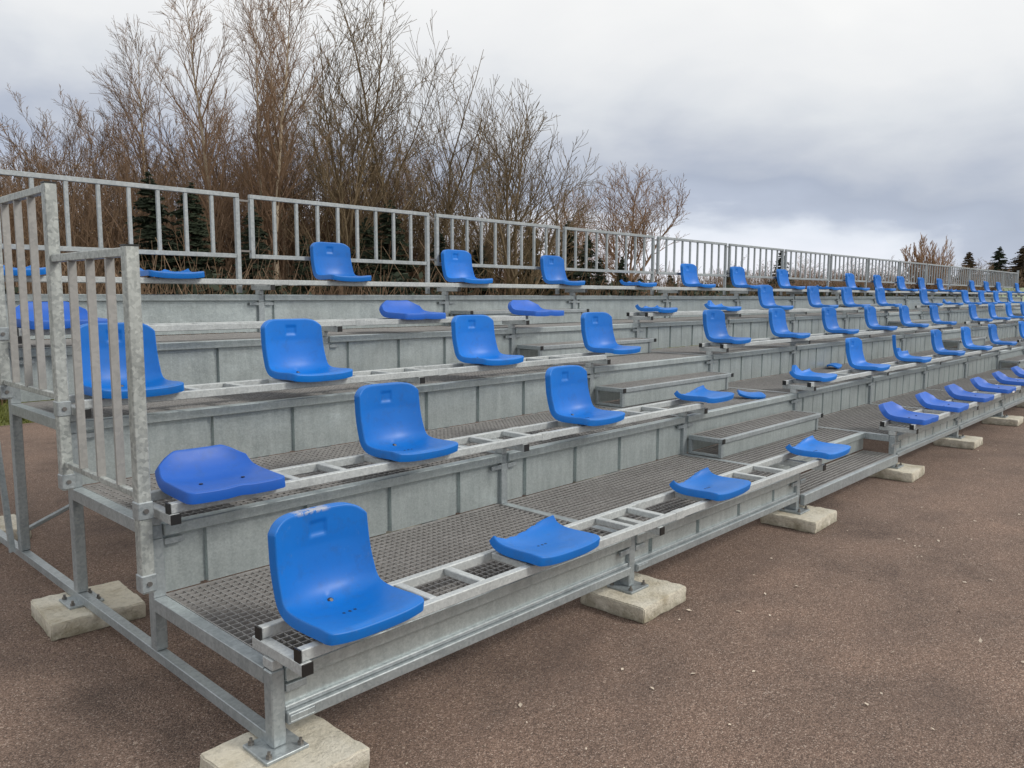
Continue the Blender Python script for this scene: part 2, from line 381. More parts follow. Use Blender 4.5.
# box steps
for n in AISLES:
    for k in range(1, 5):
        hz = H[k]; ht = (H[k+1]-H[k])/2
        y1 = k*D-.006; y0 = y1-.29; x0 = 0.0; x1 = 1.86
        mb = MB()
        mb.box(x0, x1, y0, y0+.035, ht-.035, ht)                 # front tube
        mb.box(x0, x0+.035, y0+.036, y1, ht-.035, ht); mb.box(x1-.035, x1, y0+.036, y1, ht-.035, ht)
        for xx in (x0+.0, x1-.11): mb.box(xx, xx+.035, y0+.006, y0+.034, .002, ht-.036)
        for xx in (x0+.0, x1-.11): mb.box(xx, xx+.035, y1-.03, y1-.002, .002, ht-.036)
        mb.box(x0+.001, x0+.034, y0+.036, y1-.031, .002, .022)
        st = link('aisle_step', mb.mesh('aisle_step', M['frame'], .003), stand, (n*BL+.06, 0, hz))
        mb = MB(); mb.box(x0+.036, x1-.112, y0+.018, y0+.021, .004, ht-.037); build(mb, 'step_riser_panel', M['sheet'], st)
        g = grating('step_grating', x1-x0-.07, y0+.036, y1-.002, py=.036); link('step_grating', g, st, (x0+.035, 0, ht))
        for xx in (x0, x1-.035):
            mb = MB(); mb.box(xx-.0005, xx+.0355, y0-.006, y0-.0005, ht-.0355, ht+.0005); build(mb, 'end_cap', M['black'], st)

# seat rails (ladder beams)
sections = [(.02, 4.02), (5.97, 14.03), (15.97, 24.03), (25.97, 30.05)]
seatx = {
 1: [.27, 1.27, 2.68, 4.17, 6.24, 7.27, 8.27, 9.32, 10.35, 11.4, 12.5, 13.6, 16.25, 17.3, 18.4, 19.5, 20.6, 21.7, 22.8, 23.8, 26.3, 27.5, 28.8],
 2: [.27, 1.27, 2.73, 4.18, 6.25, 7.75, 9.27, 10.83, 12.35, 14.02, 16.3, 17.8, 19.3, 20.8, 22.4, 24.0, 26.3, 27.8, 29.4],
 3: [.27, 1.27, 2.75, 4.23, 6.25, 7.75, 9.3, 10.83, 12.35, 13.95, 16.5, 18.05, 19.6, 21.1, 22.6, 24.0, 26.3, 27.8, 29.4],
 4: [.25, 2.80, 4.28, 6.28, 7.78, 9.3, 10.93, 12.3, 13.9, 16.45, 18.0, 19.6, 21.1, 22.6, 24.2, 26.4, 27.9, 29.4],
 5: [.22, 1.26, 2.76, 4.26, 5.76, 7.24, 8.75, 10.2, 11.8, 13.36, 14.85, 16.4, 17.9, 19.4, 20.9, 22.0, 24.0, 25.6, 27.1, 28.6, 29.7]}
mb = MB(); mb.box(0, .08, -.1565, -.1205, .077, .1192); sleeve_me = mb.mesh('joint_sleeve', M['seatrail'], .001)
for k in range(1, 6):
    secs = sections if k < 5 else [(.02, 30.05)]
    for si, (xa, xb) in enumerate(secs):
        mb = MB()
        mb.box(xa, xb, -.155, -.122, .0785, .118)
        rb = xb + (.30 if (k < 5 and si < 3) else 0)
        mb.box(xa, rb, .085, .118, .0785, .118)
        rungs = []
        for sx in seatx[k]:
            if xa-.3 < sx < xb+.3:
                rungs += [sx-.13, sx+.13, sx+.30, sx+.55 if sx+.75 < xb else sx+.31]
                if sx+.9 < xb: rungs += [sx+.82]
        last = -9
        for q in sorted(rungs):
            if xa < q < xb-.04 and q-last > .1:
                mb.box(q, q+.035, -.1215, .0845, .088, .1172); last = q
        ro = link('seat_rail', mb.mesh('seat_rail', M['seatrail'], .003), stand, (0, (k-1)*D, H[k]))
        q = math.ceil((xa+.1)/BL)*BL + .18
        while q < xb-.1:
            link('joint_sleeve', sleeve_me, ro, (q, 0, 0)); link('joint_sleeve', sleeve_me, ro, (q, .24, 0)); q += BL
        for xx in (xa-.004,):
            for yy in (-.155, .085):
                mb = MB(); mb.box(xx-.003, xx+.0035, yy-.001, yy+.034, .077, .119); build(mb, 'end_cap', M['black'], ro)

# ------------------------------------------------------------------ concrete blocks
def rough_block(seed, w=.40, l=.38, h=.08):
    r = random.Random(seed); bm = bmesh.new(); bmesh.ops.create_cube(bm, size=1)
    bmesh.ops.scale(bm, vec=(w, l, h), verts=bm.verts)
    bmesh.ops.bevel(bm, geom=bm.edges[:], offset=.005, segments=2, affect='EDGES')
    bmesh.ops.subdivide_edges(bm, edges=[e for e in bm.edges if e.calc_length() > .05], cuts=9, use_grid_fill=True)
    from mathutils import noise as mn
    for v in bm.verts:
        p = v.co*9 + Vector((seed*3.1, 0, 0)); q = v.co*28 + Vector((seed*3.1, 0, 0))
        edge = max(abs(v.co.x)/(w/2), abs(v.co.y)/(l/2))
        d = mn.noise_vector(p)*.004 + mn.noise_vector(q)*.0055
        if v.co.z > h/2-.02 and edge < .8: d.z *= .1
        v.co += d
    me = bpy.data.meshes.new('concrete_block'); bm.to_mesh(me); bm.free(); me.materials.append(M['concrete'])
    for p in me.polygons: p.use_smooth = True
    me.set_sharp_from_angle(angle=R_(32))
    return me
blk = [rough_block(s) for s in (1, 2, 3, 4)]
for n in range(NB+1):
    o = link('concrete_block', blk[n % 4], None, (n*BL+.035, -.005 if n else -.01, GZ+.04), (0, 0, rnd.uniform(-.05, .05) + (0 if n % 3 else math.pi)))
    lab = 'pale concrete block under the near front corner post of the stand' if n == 0 else ('mossy concrete pad under the %s front post from the left' % ORD[n])
    tag(o, lab, 'concrete block', 'concrete blocks under the stand')
for n in (0, 1, 2):
    for k in (2, 4):
        o = link('concrete_block', blk[(n+k) % 4], None, (n*BL+.045+(.0 if n else 0), YP[k]+.01, GZ+.04), (0, 0, rnd.uniform(-.06, .06)), (1.02, 1.05, 1))
        where = 'middle' if k == 2 else 'rear'
        lab = {0: 'concrete block under the %s of the left end frame' % where, 1: 'shaded concrete block under the %s of the second frame' % where, 2: 'shaded concrete block under the %s of the third frame' % where}[n]
        tag(o, lab, 'concrete block', 'concrete blocks under the stand')

# ------------------------------------------------------------------ railing panels behind the top row
YR = 3.81; ZT = 2.417; ZBt = 1.905
pr_ = MB(); x0, x1 = .045, 1.955
pr_.box(x0, x1, YR-.017, YR+.017, ZT-.034, ZT)
pr_.box(x0+.036, x1-.036, YR-.016, YR+.016, ZBt, ZBt+.034)
rail_me = pr_.mesh('rail', M['rail'], .003)
pp = MB(); pp.box(x0, x0+.035, YR-.018, YR+.018, 1.60, ZT-.035); pp2 = MB(); pp2.box(x1-.035, x1, YR-.018, YR+.018, ZBt-.28, ZT-.035)
pl_me = pp.mesh('railing_post', M['rail'], .002); pr_me = pp2.mesh('railing_post', M['rail'], .002)
bb = MB(); bb.box(-.012, .012, YR-.0115, YR+.0115, ZBt+.0345, ZT-.0345); bar_me = bb.mesh('bar', M['rail'])
jj = MB(); jj.box(1.957, 2.043, YR-.008, YR+.008, ZT-.06, ZT-.045); jj.box(1.957, 2.043, YR-.008, YR+.008, ZBt+.05, ZBt+.065)
jmesh = jj.mesh('joint_clip', M['bolt'])
for n in range(NB):
    root = link('railing_panel', None, None, (n*BL, 0, 0))
    tag(root, 'galvanised railing panel of vertical bars, %s from the left behind the top row' % ORD[n], 'railing', 'railing panels along the back of the stand')
    link('rail', rail_me, root); link('railing_post', pr_me, root)
    mb = MB(); mb.box(x0, x0+.035, YR-.018, YR+.018, ZBt, ZT-.035)
    link('railing_post', mb.mesh('railing_post', M['rail'], .002), root)
    for i in range(8): link('bar', bar_me, root, (.045+.0175+(i+1)*(1.91-.035)/9, 0, 0))
    if n < NB-1: link('joint_clip', jmesh, root)
# taller end post
root = link('end_post', None, None, (30.02, YR, 0)); tag(root, 'tall galvanised end post closing the far end of the back railing', 'post')
mb = MB(); mb.box(0, .06, -.03, .03, 1.3, 2.50); build(mb, 'post', M['rail'], root, .003)
mb = MB(); mb.box(-.002, .062, -.032, .032, 2.5005, 2.508); build(mb, 'end_cap', M['black'], root)

# ------------------------------------------------------------------ end guards (stepped)
def guard(y0, y1, zt, zb, zlow, label, front_post=True, back_post=False, ybar=.206):
    root = link('end_guard', None, None, (-.04, y0, 0)); tag(root, label, 'guard rail', 'stepped guard rails at the left end')
    L = y1-y0
    mb = MB(); mb.box(-.0175, .0175, .0255, L-.028, zt-.038, zt-.004); build(mb, 'top_rail', M['guard'], root, .003)
    mb = MB(); mb.box(-.012, .012, .0255, L-.028, zb, zb+.026); build(mb, 'bottom_rail', M['guard'], root, .003)
    mb = MB(); mb.box(-.025, .025, -.025, .025, zlow, zt); build(mb, 'post', M['guard'], root, .003)
    mb = MB(); mb.box(-.026, .026, -.026, .026, zt+.0005, zt+.006); build(mb, 'end_cap', M['black'], root)
    if back_post:
        mb = MB(); mb.box(-.025, .025, L-.025, L+.025, zb-.3, zt); build(mb, 'post', M['guard'], root, .003)
    for i in range(3):
        y = ybar + i*.213
        mb = MB(); mb.box(-.016, .016, y-.008, y+.008, zb+.0265, zt-.0385); build(mb, 'bar', M['bar'], root)
    for zc in (zlow+.005, zb-.075):
        mb = MB(); mb.box(-.029, .031, -.030, .029, zc, zc+.07)
        cl = build(mb, 'clamp', M['frame'], root, .004)
        mb = MB(); mb.bar((0, -.0302, zc+.035), (0, -.037, zc+.035), .010, n=8); build(mb, 'bolt', M['bolt'], cl)
guard(.865, 1.735, 1.79, .82, .45, 'lowest stepped end guard, nearest the camera, with mottled galvanised front post')
guard(1.735, 2.64, 2.10, 1.13, .71, 'middle stepped end guard, one step up behind the nearest one', ybar=.262)
guard(2.64, 3.56, 2.41, 1.44, 1.05, 'uppermost stepped end guard meeting the back railing corner', back_post=True)

# ------------------------------------------------------------------ seats
def catmull(P, n):
    out = []; k = len(P)
    for i in range(k-1):
        p0 = Vector(P[max(i-1, 0)]); p1 = Vector(P[i]); p2 = Vector(P[i+1]); p3 = Vector(P[min(i+2, k-1)])
        for j in range(n):
            t = j/n
            out.append(.5*((2*p1)+(-p0+p2)*t+(2*p0-5*p1+4*p2-p3)*t*t+(-p0+3*p1-3*p2+p3)*t**3))
    out.append(Vector(P[-1])); return out
def resampler(P):
    pts = catmull(P, 12); L = [0]
    for i in range(1, len(pts)): L.append(L[-1]+(pts[i]-pts[i-1]).length)
    def f(s):
        s = min(max(s, 0), L[-1]-1e-6)
        lo, hi = 0, len(L)-1
        while hi-lo > 1:
            m_ = (lo+hi)//2
            if L[m_] <= s: lo = m_
            else: hi = m_
        t = (s-L[lo])/(L[hi]-L[lo]); p = pts[lo].lerp(pts[hi], t); return p
    def tan(s):
        a = f(s-.006); b = f(s+.006); return (b-a).normalized()
    return f, tan, L[-1]
def seat_shell(name, prof, wfun, tmax, mat, lift, skirt=.040, ns=44, ntt=56, front_c=.010, slot=None, dips=(), thick=None, tstart=None):
    f, tan, LL = resampler(prof)
    V = []; Fc = []
    nrmv = []
    for j in range(ntt+1):
        for i in range(ns+1):
            s = -1+2*i/ns
            t0 = front_c*abs(s)**5 if tstart is None else tstart(s); t1 = tmax(s, LL)
            arc = t0+(t1-t0)*j/ntt
            p = f(arc); tg = tan(arc)
            nr = Vector((-tg.y, tg.x))       # (y,z) normal: up for the pan, forward for the back
            d = lift(s, arc/LL)
            if slot:
                sx, sa, hw, ha = slot
                x_ = wfun(arc/LL)*s
                q = max(abs(x_-sx)/hw, abs(arc-sa)/ha)
                if q < 1.25: d -= .007*min(1, max(0, (1.25-q)/.3))
            for (cx_, ca, rr, dd) in dips:
                x_ = wfun(arc/LL)*s
                q = math.hypot(x_-cx_, arc-ca)/rr
                if q < 1: d += dd*(1-q*q)**2
            hw_ = wfun(arc/LL); cr_ = .036
            if front_c and arc < cr_: hw_ -= cr_*(1-math.sqrt(max(0, 1-(1-arc/cr_)**2)))
            V.append(Vector((hw_*s, p.x+nr.x*d, p.y+nr.y*d))); nrmv.append(Vector((0, nr.x, nr.y)))
    id_ = lambda i, j: j*(ns+1)+i
    for j in range(ntt):
        for i in range(ns):
            Fc.append((id_(i, j), id_(i+1, j), id_(i+1, j+1), id_(i, j+1)))
    ring = [id_(i, 0) for i in range(ns+1)] + [id_(ns, j) for j in range(1, ntt+1)] + [id_(i, ntt) for i in range(ns-1, -1, -1)] + [id_(0, j) for j in range(ntt-1, 0, -1)]
    nR = len(ring); prev = ring
    cen = {}
    for lev, (outw, dn) in enumerate(((.003, .0012), (.0052, .0045), (.0075, skirt), (.0045, skirt), (.002, .004))):
        cur = []
        for q, idx in enumerate(ring):
            a = V[ring[(q-1) % nR]]; b = V[ring[(q+1) % nR]]; tg = (b-a).normalized(); n_ = nrmv[idx]
            o_ = tg.cross(n_); 
            if o_.length < 1e-5: o_ = Vector((0, 0, 0))
            else: o_.normalize()
            sk = dn if lev not in (2, 3) else min(dn, dn)
            cur.append(len(V)); V.append(V[idx]+o_*outw-n_*sk); 
        for q in range(nR):
            Fc.append((prev[q], cur[q], cur[(q+1) % nR], prev[(q+1) % nR]))
        prev = cur
    # underside so it is not paper thin
    base = len(V)
    for j in range(ntt+1):
        for i in range(ns+1): V.append(V[id_(i, j)]-nrmv[id_(i, j)]*.004)
    for j in range(ntt):
        for i in range(ns):
            Fc.append((base+id_(i, j+1), base+id_(i+1, j+1), base+id_(i+1, j), base+id_(i, j)))
    me = bpy.data.meshes.new(name); me.from_pydata([tuple(v) for v in V], [], Fc)
    bm = bmesh.new(); bm.from_mesh(me); bmesh.ops.recalc_face_normals(bm, faces=bm.faces[:len(Fc)//1]); bm.to_mesh(me); bm.free()
    me.materials.append(mat)
    for p in me.polygons: p.use_smooth = True
    me.set_sharp_from_angle(angle=R_(38))
    return me, f
FULL = [(-.218, .036), (-.195, .042), (-.15, .040), (-.08, .032), (.00, .027), (.055, .034), (.092, .060), (.112, .108), (.123, .18), (.130, .255), (.138, .336)]
LOWP = [(-.222, .040), (-.205, .042), (-.16, .040), (-.07, .036), (.03, .034), (.085, .050), (.125, .090), (.155, .140)]
def wfull(u): return (.194 - .004*u - .010*max(0, u-.5))
def lift_full(s, u):
    a = abs(s); pan = max(0, 1-u/.62)
    edge = a**2.5
    bend = math.exp(-((u-.58)/.13)**2)
    return edge*(.008+.022*min(1, u/.5)+.012*bend) - .013*(1-a*a)*min(1, u*3)*max(0, min(1, (1-u)*5))
def t_full(s, L): return L*(1-.075*abs(s)**6)
full_kw = dict(wfun=wfull, lift=lift_full)
_f, _t, LF = resampler(FULL)
slot = (0.0, LF-.062, .030, .022)
me_full, ff = seat_shell('seat_shell', FULL, mat=M['blue'], tmax=t_full, slot=slot, ns=60, ntt=84, dips=((0, .30, .02, -.004),), **full_kw)
me_full_scuff = me_full.copy(); me_full_scuff.materials[0] = M['blue_scuff']
_g, _t2, LL_ = resampler(LOWP)
def wlow(u): return .203 - .03*max(0, (u-.55)/.45)**1.5
def lift_low(s, u):
    a = abs(s); return a**4*.020*min(1, u*1.6) - .007*(1-a*a)*min(1, u*3) + .005*math.exp(-(s/.22)**2)*max(0, 1-u*4)
me_low, fl = seat_shell('seat_shell', LOWP, mat=M['royal'], wfun=wlow, tmax=lambda s, L: L*(1-.16*max(0, (abs(s)-.55)/.45)**1.6), lift=lift_low, skirt=.045, front_c=.008, ns=44, ntt=44)
def jag(s, amp, sd): 
    return amp*(math.sin(s*17+sd)+.6*math.sin(s*41+sd*2.3))
def broken(prof_t, sd):
    def tm(s, L): return prof_t(s)+jag(s, .0018, sd)
    me, f_ = seat_shell('seat_shell', FULL, mat=M['blue'], tmax=tm, ns=40, ntt=40, **full_kw); return me
brk_right = broken(lambda s: .296+.034*max(0, (s+.7)/1.7)**1.6 + .03*max(0, -s-.7), 1)    # spike at the rear right corner
brk_mid = broken(lambda s: .325+.07*max(0, 1-abs(s-.15)/.45)**1.5 + .03*max(0, -s-.6), 2)
brk_low = broken(lambda s: .300+.045*max(0, -s-.3)+.035*max(0, 1-abs(s-.2)/.5), 3)
brk_back = broken(lambda s: LF*.97 if s < -.62 else max(.37+.05*math.exp(-((s-.35)/.12)**2), LF*.97-(s+.62)*.62), 4)
# small dark details
def seat_details(parent, f, kind):
    if kind in ('full', 'back'):
        p = f(.292); mb = MB()
        mb.bar((0, p.x+.004, p.y-.022), (0, p.x-.001, p.y-.0150), .012, n=16); o = build(mb, 'drain_hole', M['slot'], parent)
        mb = MB(); mb.bar((0.002, p.x+.001, p.y-.018), (0.002, p.x-.002, p.y-.0138), .007, n=8); build(mb, 'fixing_bolt', M['bolt'], parent)
    q = f(.17); mb = MB()
    for dx in (-.024, 0, .022): mb.box(dx-.004, dx+.004, q.x-.012, q.x+.012, q.y-.0145, q.y-.0108)
    build(mb, 'drain_slots', M['slot'], parent)
det_cache = {}
def details_copy(parent, key, f):
    if key not in det_cache:
        tmp = link('x', None); seat_details(tmp, f, key); det_cache[key] = [(c.name.split('.')[0], c.data) for c in tmp.children]
        for c in list(tmp.children): bpy.data.objects.remove(c)
        bpy.data.objects.remove(tmp)
    for nm, d in det_cache[key]: link(nm, d, parent)
mb = MB()
for dx in (-.09, .09): mb.bar((dx, -.06, .032), (dx, -.06, .035), .008, n=8)
low_bolts = mb.mesh('fixing_bolts', M['slot'])
mb = MB(); mb.box(-.05, .05, -.2335, -.2322, -.008, .012); stick_me = mb.mesh('sticker', M['sticker'])
kinds = {
 1: 'FBBB' + 'L'*19,
 2: 'LFFBMFKFFF' + 'F'*9,
 3: 'F'*19,
 4: 'LLLWM' + 'FFFFFMFFFFFFF',
 5: 'WWFFFWFFFWFFFFFWFFFWF'}
ROWN = {1: 'front row', 2: 'second row', 3: 'third row', 4: 'fourth row', 5: 'top row'}
desc = {'F': 'upright bright blue plastic seat', 'L': 'low-backed royal blue plastic seat', 'B': 'broken blue seat pan with rear corner spike',
        'M': 'broken blue seat pan with central spike', 'W': 'flat broken blue seat without its back', 'K': 'blue seat with half its back broken away'}
mesh_of = {'F': me_full, 'L': me_low, 'B': brk_right, 'M': brk_mid, 'W': brk_low, 'K': brk_back}
GRP = {'F': 'intact bright blue seats', 'L': 'low-backed royal blue seats', 'B': 'broken blue seats', 'M': 'broken blue seats', 'W': 'broken blue seats', 'K': 'broken blue seats'}
for k in range(1, 6):
    for i, x in enumerate(seatx[k]):
        kd = kinds[k][i]
        root = link('plastic_seat', None, None, (x+.008, (k-1)*D, H[k]+.1185), (0, 0, rnd.uniform(-.025, .025)))
        lab = '%s, %s from the left in the %s' % (desc[kd], ORD[i], ROWN[k])
        me = mesh_of[kd]
        if (k, i) == (1, 0): me = me_full_scuff; lab = 'upright bright blue seat with scuffed top edge at the near end of the front row'
        if (k, i) == (1, 7): lab = 'low-backed royal blue seat with a white sticker on its front, in the front row'
        tag(root, lab, 'seat', GRP[kd])
        link('seat_shell', me, root)
        if x < 16:
            if kd == 'L': link('fixing_bolts', low_bolts, root)
            else: details_copy(root, 'full' if kd in 'FK' else 'pan', ff)
        if (k, i) == (1, 7): link('sticker', stick_me, root)
# broken fragments lying on the second deck
def fragment(label, loc, rot, sz):
    fr_me, _ = seat_shell('broken_seat_back', [(0, .0), (.03, .012), (.08, .02), (.13, .012), (.17, -.01)], wfun=lambda u: sz*(1-.35*u), tmax=lambda s, L: L*(.85+.1*s)+jag(s, .005, 2), mat=M['blue'], lift=lambda s, u: .012*s*s, skirt=.02, ns=16, ntt=12)
    o = link('broken_seat_back', fr_me, None, loc, rot); tag(o, label, 'plastic fragment'); return o
fragment('snapped-off blue seat back lying on the second deck beside a broken seat', (5.36, 1.02, .715), (.1, .1, -.7), .13)
fragment('blue seat back fragment lying against the third riser on the second deck', (8.95, 1.62, .715), (.05, .0, .2), .19)

# ------------------------------------------------------------------ trees
def grow(seed, height, trunk_r, levels, nbr, spread, up, droop=0, lean=(0, 0), crown0=.25, stems=1, twig_r=.007, ratio=.62, wig=.12, budget=6000, fan=1.0):
    r = random.Random(seed); T = MB(); C = MB(); leaves = []
    queue = []
    for s in range(stems):
        a = 2*math.pi*s/stems + r.random(); off = Vector((math.cos(a), math.sin(a), 0))*(.0 if stems == 1 else .25)
        d = Vector((lean[0], lean[1], 1)) + (off*r.uniform(.1, 1.5)*fan if stems > 1 else Vector((0, 0, 0)))
        queue.append((off, d.normalized(), height*(1 if stems == 1 else r.uniform(.7, 1.0)), trunk_r*(1 if stems == 1 else .7), 0))
    qi = 0
    while qi < len(queue) and qi < budget:
        p, d, length, rad, lev = queue[qi]; qi += 1
        nseg = {0: 9, 1: 5, 2: 3}.get(lev, 2)
        pts = [(p.copy(), rad)]; dd = d.copy()
        for i in range(nseg):
            dd = dd + Vector((r.gauss(0, wig), r.gauss(0, wig), r.gauss(0, wig*.5)))*(.5 if lev == 0 else 1)
            dd.z += (up if lev else .12) * .35 - (droop*.3*(i/nseg) if lev >= 2 else 0)
            dd.normalize(); p = p + dd*(length/nseg); rr = max(twig_r*.6, rad*(1-(i+1)/nseg*(.85 if lev else .93)))
            pts.append((p.copy(), rr))
        for (a, ra), (b, rb) in zip(pts, pts[1:]):
            (T if lev == 0 else C).bar(a, b, ra, rb, n=7 if lev == 0 else (4 if lev == 1 else 3), cap=False)
        if lev+1 < levels:
            nb = nbr[lev]
            for q in range(nb):
                f = (crown0 + (1-crown0)*(q+r.random())/nb) if lev == 0 else .12+.88*(q+r.random())/nb
                f = min(f, .99); s_ = f*nseg; i = int(s_); t = s_-i
                a, ra = pts[i]; b_, rb = pts[min(i+1, nseg)]
                pp = a.lerp(b_, t); base = (b_-a).normalized()
                th = r.uniform(0, 2*math.pi); perp = base.cross(Vector((math.cos(th), math.sin(th), .01))).normalized()
                sp_ = spread[lev]*r.uniform(.7, 1.25)
                nd = (base*math.cos(sp_)+perp*math.sin(sp_)).normalized()
                ln = length*(ratio[lev] if isinstance(ratio, (list, tuple)) else ratio)*r.uniform(.6, 1.1)*(1-.60*f if lev == 0 else 1-.4*f)
                queue.append((pp, nd, ln, max(twig_r*(.6 if lev+2 >= levels else .9), min(ra*.6, rad*.5*(1-.5*f))), lev+1))
        elif r.random() < .4: leaves.append(p.copy())
    return T, C, leaves
def grow_env(seed, cz, rx, rz, fork_z, n_limb, lv_n, trunk_r, twig_r, levels=5, tilt=(.12, 1.15), wig=.07, stems=1):
    # bare crown: limbs radiate from a low fork and end on a rounded envelope
    r = random.Random(seed); T = MB(); C = MB(); cen = Vector((0, 0, cz)); q = []
    def env(p, d):
        P_ = Vector(((p.x-cen.x)/rx, (p.y-cen.y)/rx, (p.z-cen.z)/rz)); D_ = Vector((d.x/rx, d.y/rx, d.z/rz))
        a = D_.dot(D_); b = P_.dot(D_); c = P_.dot(P_)-1; disc = b*b-a*c
        return (-b+math.sqrt(disc))/a if disc > 0 and c < 0 else (-b+math.sqrt(disc))/a*.9 if disc > 0 and b < 0 else .25
    for s in range(stems):
        a0 = r.uniform(0, 6.28); base = Vector((math.cos(a0), math.sin(a0), 0))*(.0 if stems == 1 else .35)
        top = Vector((base.x*2, base.y*2, fork_z)) + Vector((r.gauss(0, .08), r.gauss(0, .08), 0))
        mid = base.lerp(top, .5)+Vector((r.gauss(0, .04), r.gauss(0, .04), 0))
        T.bar(base, mid, trunk_r, trunk_r*.85, n=8, cap=False); T.bar(mid, top, trunk_r*.85, trunk_r*.7, n=8, cap=False)
        for i in range(n_limb):
            th = 2.4*i+r.uniform(-.3, .3); tl = tilt[0]+(tilt[1]-tilt[0])*((i+.5)/n_limb)**.8
            d = Vector((math.sin(tl)*math.cos(th), math.sin(tl)*math.sin(th), math.cos(tl)))
            p = mid.lerp(top, r.uniform(.5, 1.0)) if i else top
            q.append((p, d, env(p, d)*r.uniform(.85, 1.05), trunk_r*r.uniform(.42, .6), 1))
    k = 0
    while k < len(q):
        p, d, L, rad, lev = q[k]; k += 1
        n = max(2, min(9, int(L/.35))) if lev < 3 else (3 if lev == 3 else 2)
        pts = [(p.copy(), rad)]; dd = d.copy()
        for i in range(n):
            dd = dd+Vector((r.gauss(0, wig), r.gauss(0, wig), r.gauss(0, wig)+.045)); dd.normalize(); p = p+dd*(L/n)
            pts.append((p.copy(), max(twig_r*.6, rad*(1-(i+1)/n*.86))))
        for (a, ra), (b, rb) in zip(pts, pts[1:]): C.bar(a, b, ra, rb, n={1: 6, 2: 4}.get(lev, 3), cap=False)
        if lev < levels:
            m = max(2, int(L*lv_n[lev-1]+r.random()))
            for j in range(m):
                f = min(.98, .14+.86*(j+r.random())/m); s_ = f*n; i = int(s_); t = s_-i
                a, ra = pts[i]; b, rb = pts[min(i+1, n)]; pp = a.lerp(b, t); ax = (b-a).normalized()
                th = r.uniform(0, 6.283); perp = ax.cross(Vector((math.cos(th), math.sin(th), .01))).normalized()
                an = r.uniform(.45, .85); nd = (ax*math.cos(an)+perp*math.sin(an)+Vector((0, 0, .1))).normalized()
                L2 = min(L*(.62-.28*f), max(.12, env(pp, nd)*.97))*r.uniform(.7, 1.1)
                if L2 > .08: q.append((pp, nd, L2, max(twig_r*(.6 if lev+1 >= levels else .9), min(ra*.6, rad*.5)), lev+1))
    print('env tree', k)
    return T, C, []
def spruce_mesh(seed, h, w, dens=1.0):
    r = random.Random(seed); C = MB(); T = MB(); T.bar((0, 0, 0), (0, 0, h*.97), h*.014+.03, .01, n=7)
    z = .25
    while z < h*.985:
        rad = w*(1-z/h)**.8*r.uniform(.85, 1.12)+.015
        n = max(5, int(13*dens*(rad/w+.35)))
        for i in range(n):
            a = r.uniform(0, 2*math.pi); L = rad*r.uniform(.65, 1.15)
            d = Vector((math.cos(a), math.sin(a), r.uniform(-.25, .15)))
            side = Vector((-math.sin(a), math.cos(a), 0))
            base = Vector((0, 0, min(h*.985, z+r.uniform(-.09, .12)))); tip = base+d*L+Vector((0, 0, -.08*L)); C.bar(base, tip, .012, .004, n=3, cap=False)
            k = max(4, int(L/.07))
            for q in range(k):
                f = (q+.6)/k; c0 = base.lerp(tip, f)
                wl = (min(.09, .5*rad)+.22*L*(1-f)*.9)*r.uniform(.6, 1.3)
                for sg in (-1, 1):
                    e1 = c0+side*sg*wl+d*wl*.45+Vector((0, 0, r.uniform(-.5, .25)*wl))
                    bvi = len(C.v); up_ = Vector((0, 0, .016))
                    C.v += [tuple(c0-d*.028), tuple(c0+d*.028+up_), tuple(e1)]; C.f.append((bvi, bvi+1, bvi+2))
                    C.v += [tuple(c0+up_*2), tuple(c0-up_*2.5), tuple(e1-up_)]; C.f.append((bvi+3, bvi+4, bvi+5))
        z += .09+.10*(1-z/h)*h/4
    return T, C
def mesh_pair(T, C, tm, cm):
    return T.mesh('trunk', tm, smooth=True), C.mesh('crown', cm)
def leaf_mesh(pts, seed, n=500):
    r = random.Random(seed); mb = MB()
    pts = pts[:]; r.shuffle(pts)
    for p in pts[:n]:
        for _ in range(2):
            q = p+Vector((r.gauss(0, .06), r.gauss(0, .06), r.gauss(0, .06))); a = Vector((r.gauss(0, 1), r.gauss(0, 1), r.gauss(0, 1))).normalized()*.035; c = a.cross(Vector((r.gauss(0, 1), r.gauss(0, 1), r.gauss(0, 1)))).normalized()*.022
            b = len(mb.v); mb.v += [tuple(q-a), tuple(q+c), tuple(q+a), tuple(q-c)]; mb.f.append((b, b+1, b+2, b+3))
    return mb.mesh('dry_leaves', M['dry_leaf'])
proto = {}
for nm, sd_ in (('birch_a', 11), ('birch_b', 23)):
    T, C, lv = grow(sd_, 10, .085, 4, [34, 9, 6], [.5, .5, .45], .06, droop=.35, crown0=.22, twig_r=.007, ratio=[.36, .6, .6], wig=.05, budget=9000)
    proto[nm] = mesh_pair(T, C, M['birch_bark'], M['red_twig']) + (None,)
for nm, sd_, tm, cm in (('thicket_a', 31, 'brown_bark', 'brown_twig'), ('thicket_b', 37, 'brown_bark', 'red_twig')):
    T, C, lv = grow(sd_, 8, .06, 4, [13, 7, 6], [.55, .5, .5], .08, droop=.0, crown0=.06, stems=8, twig_r=.008, ratio=[.48, .55, .55], wig=.06, budget=16000, fan=1.0)
    proto[nm] = mesh_pair(T, C, M[tm], M[cm]) + (leaf_mesh([p for p in lv if p.z < 5.5], 3, 420),)
for nm, sd_ in (('alder_a', 43), ('alder_b', 53)):
    T, C, lv = grow_env(sd_, 5.0, 2.3, 4.4, 1.6, 5, (2.1, 2.7, 4.2), .10, .0085, levels=4, tilt=(.03, .8), stems=2, wig=.09)
    proto[nm] = mesh_pair(T, C, M['olive_bark'], M['olive_twig']) + (None,)
T, C, lv = grow_env(61, 4.0, 2.7, 3.3, .9, 8, (2.3, 3.2, 5.0), .12, .0085, levels=4, tilt=(.05, 1.4), stems=2, wig=.09)
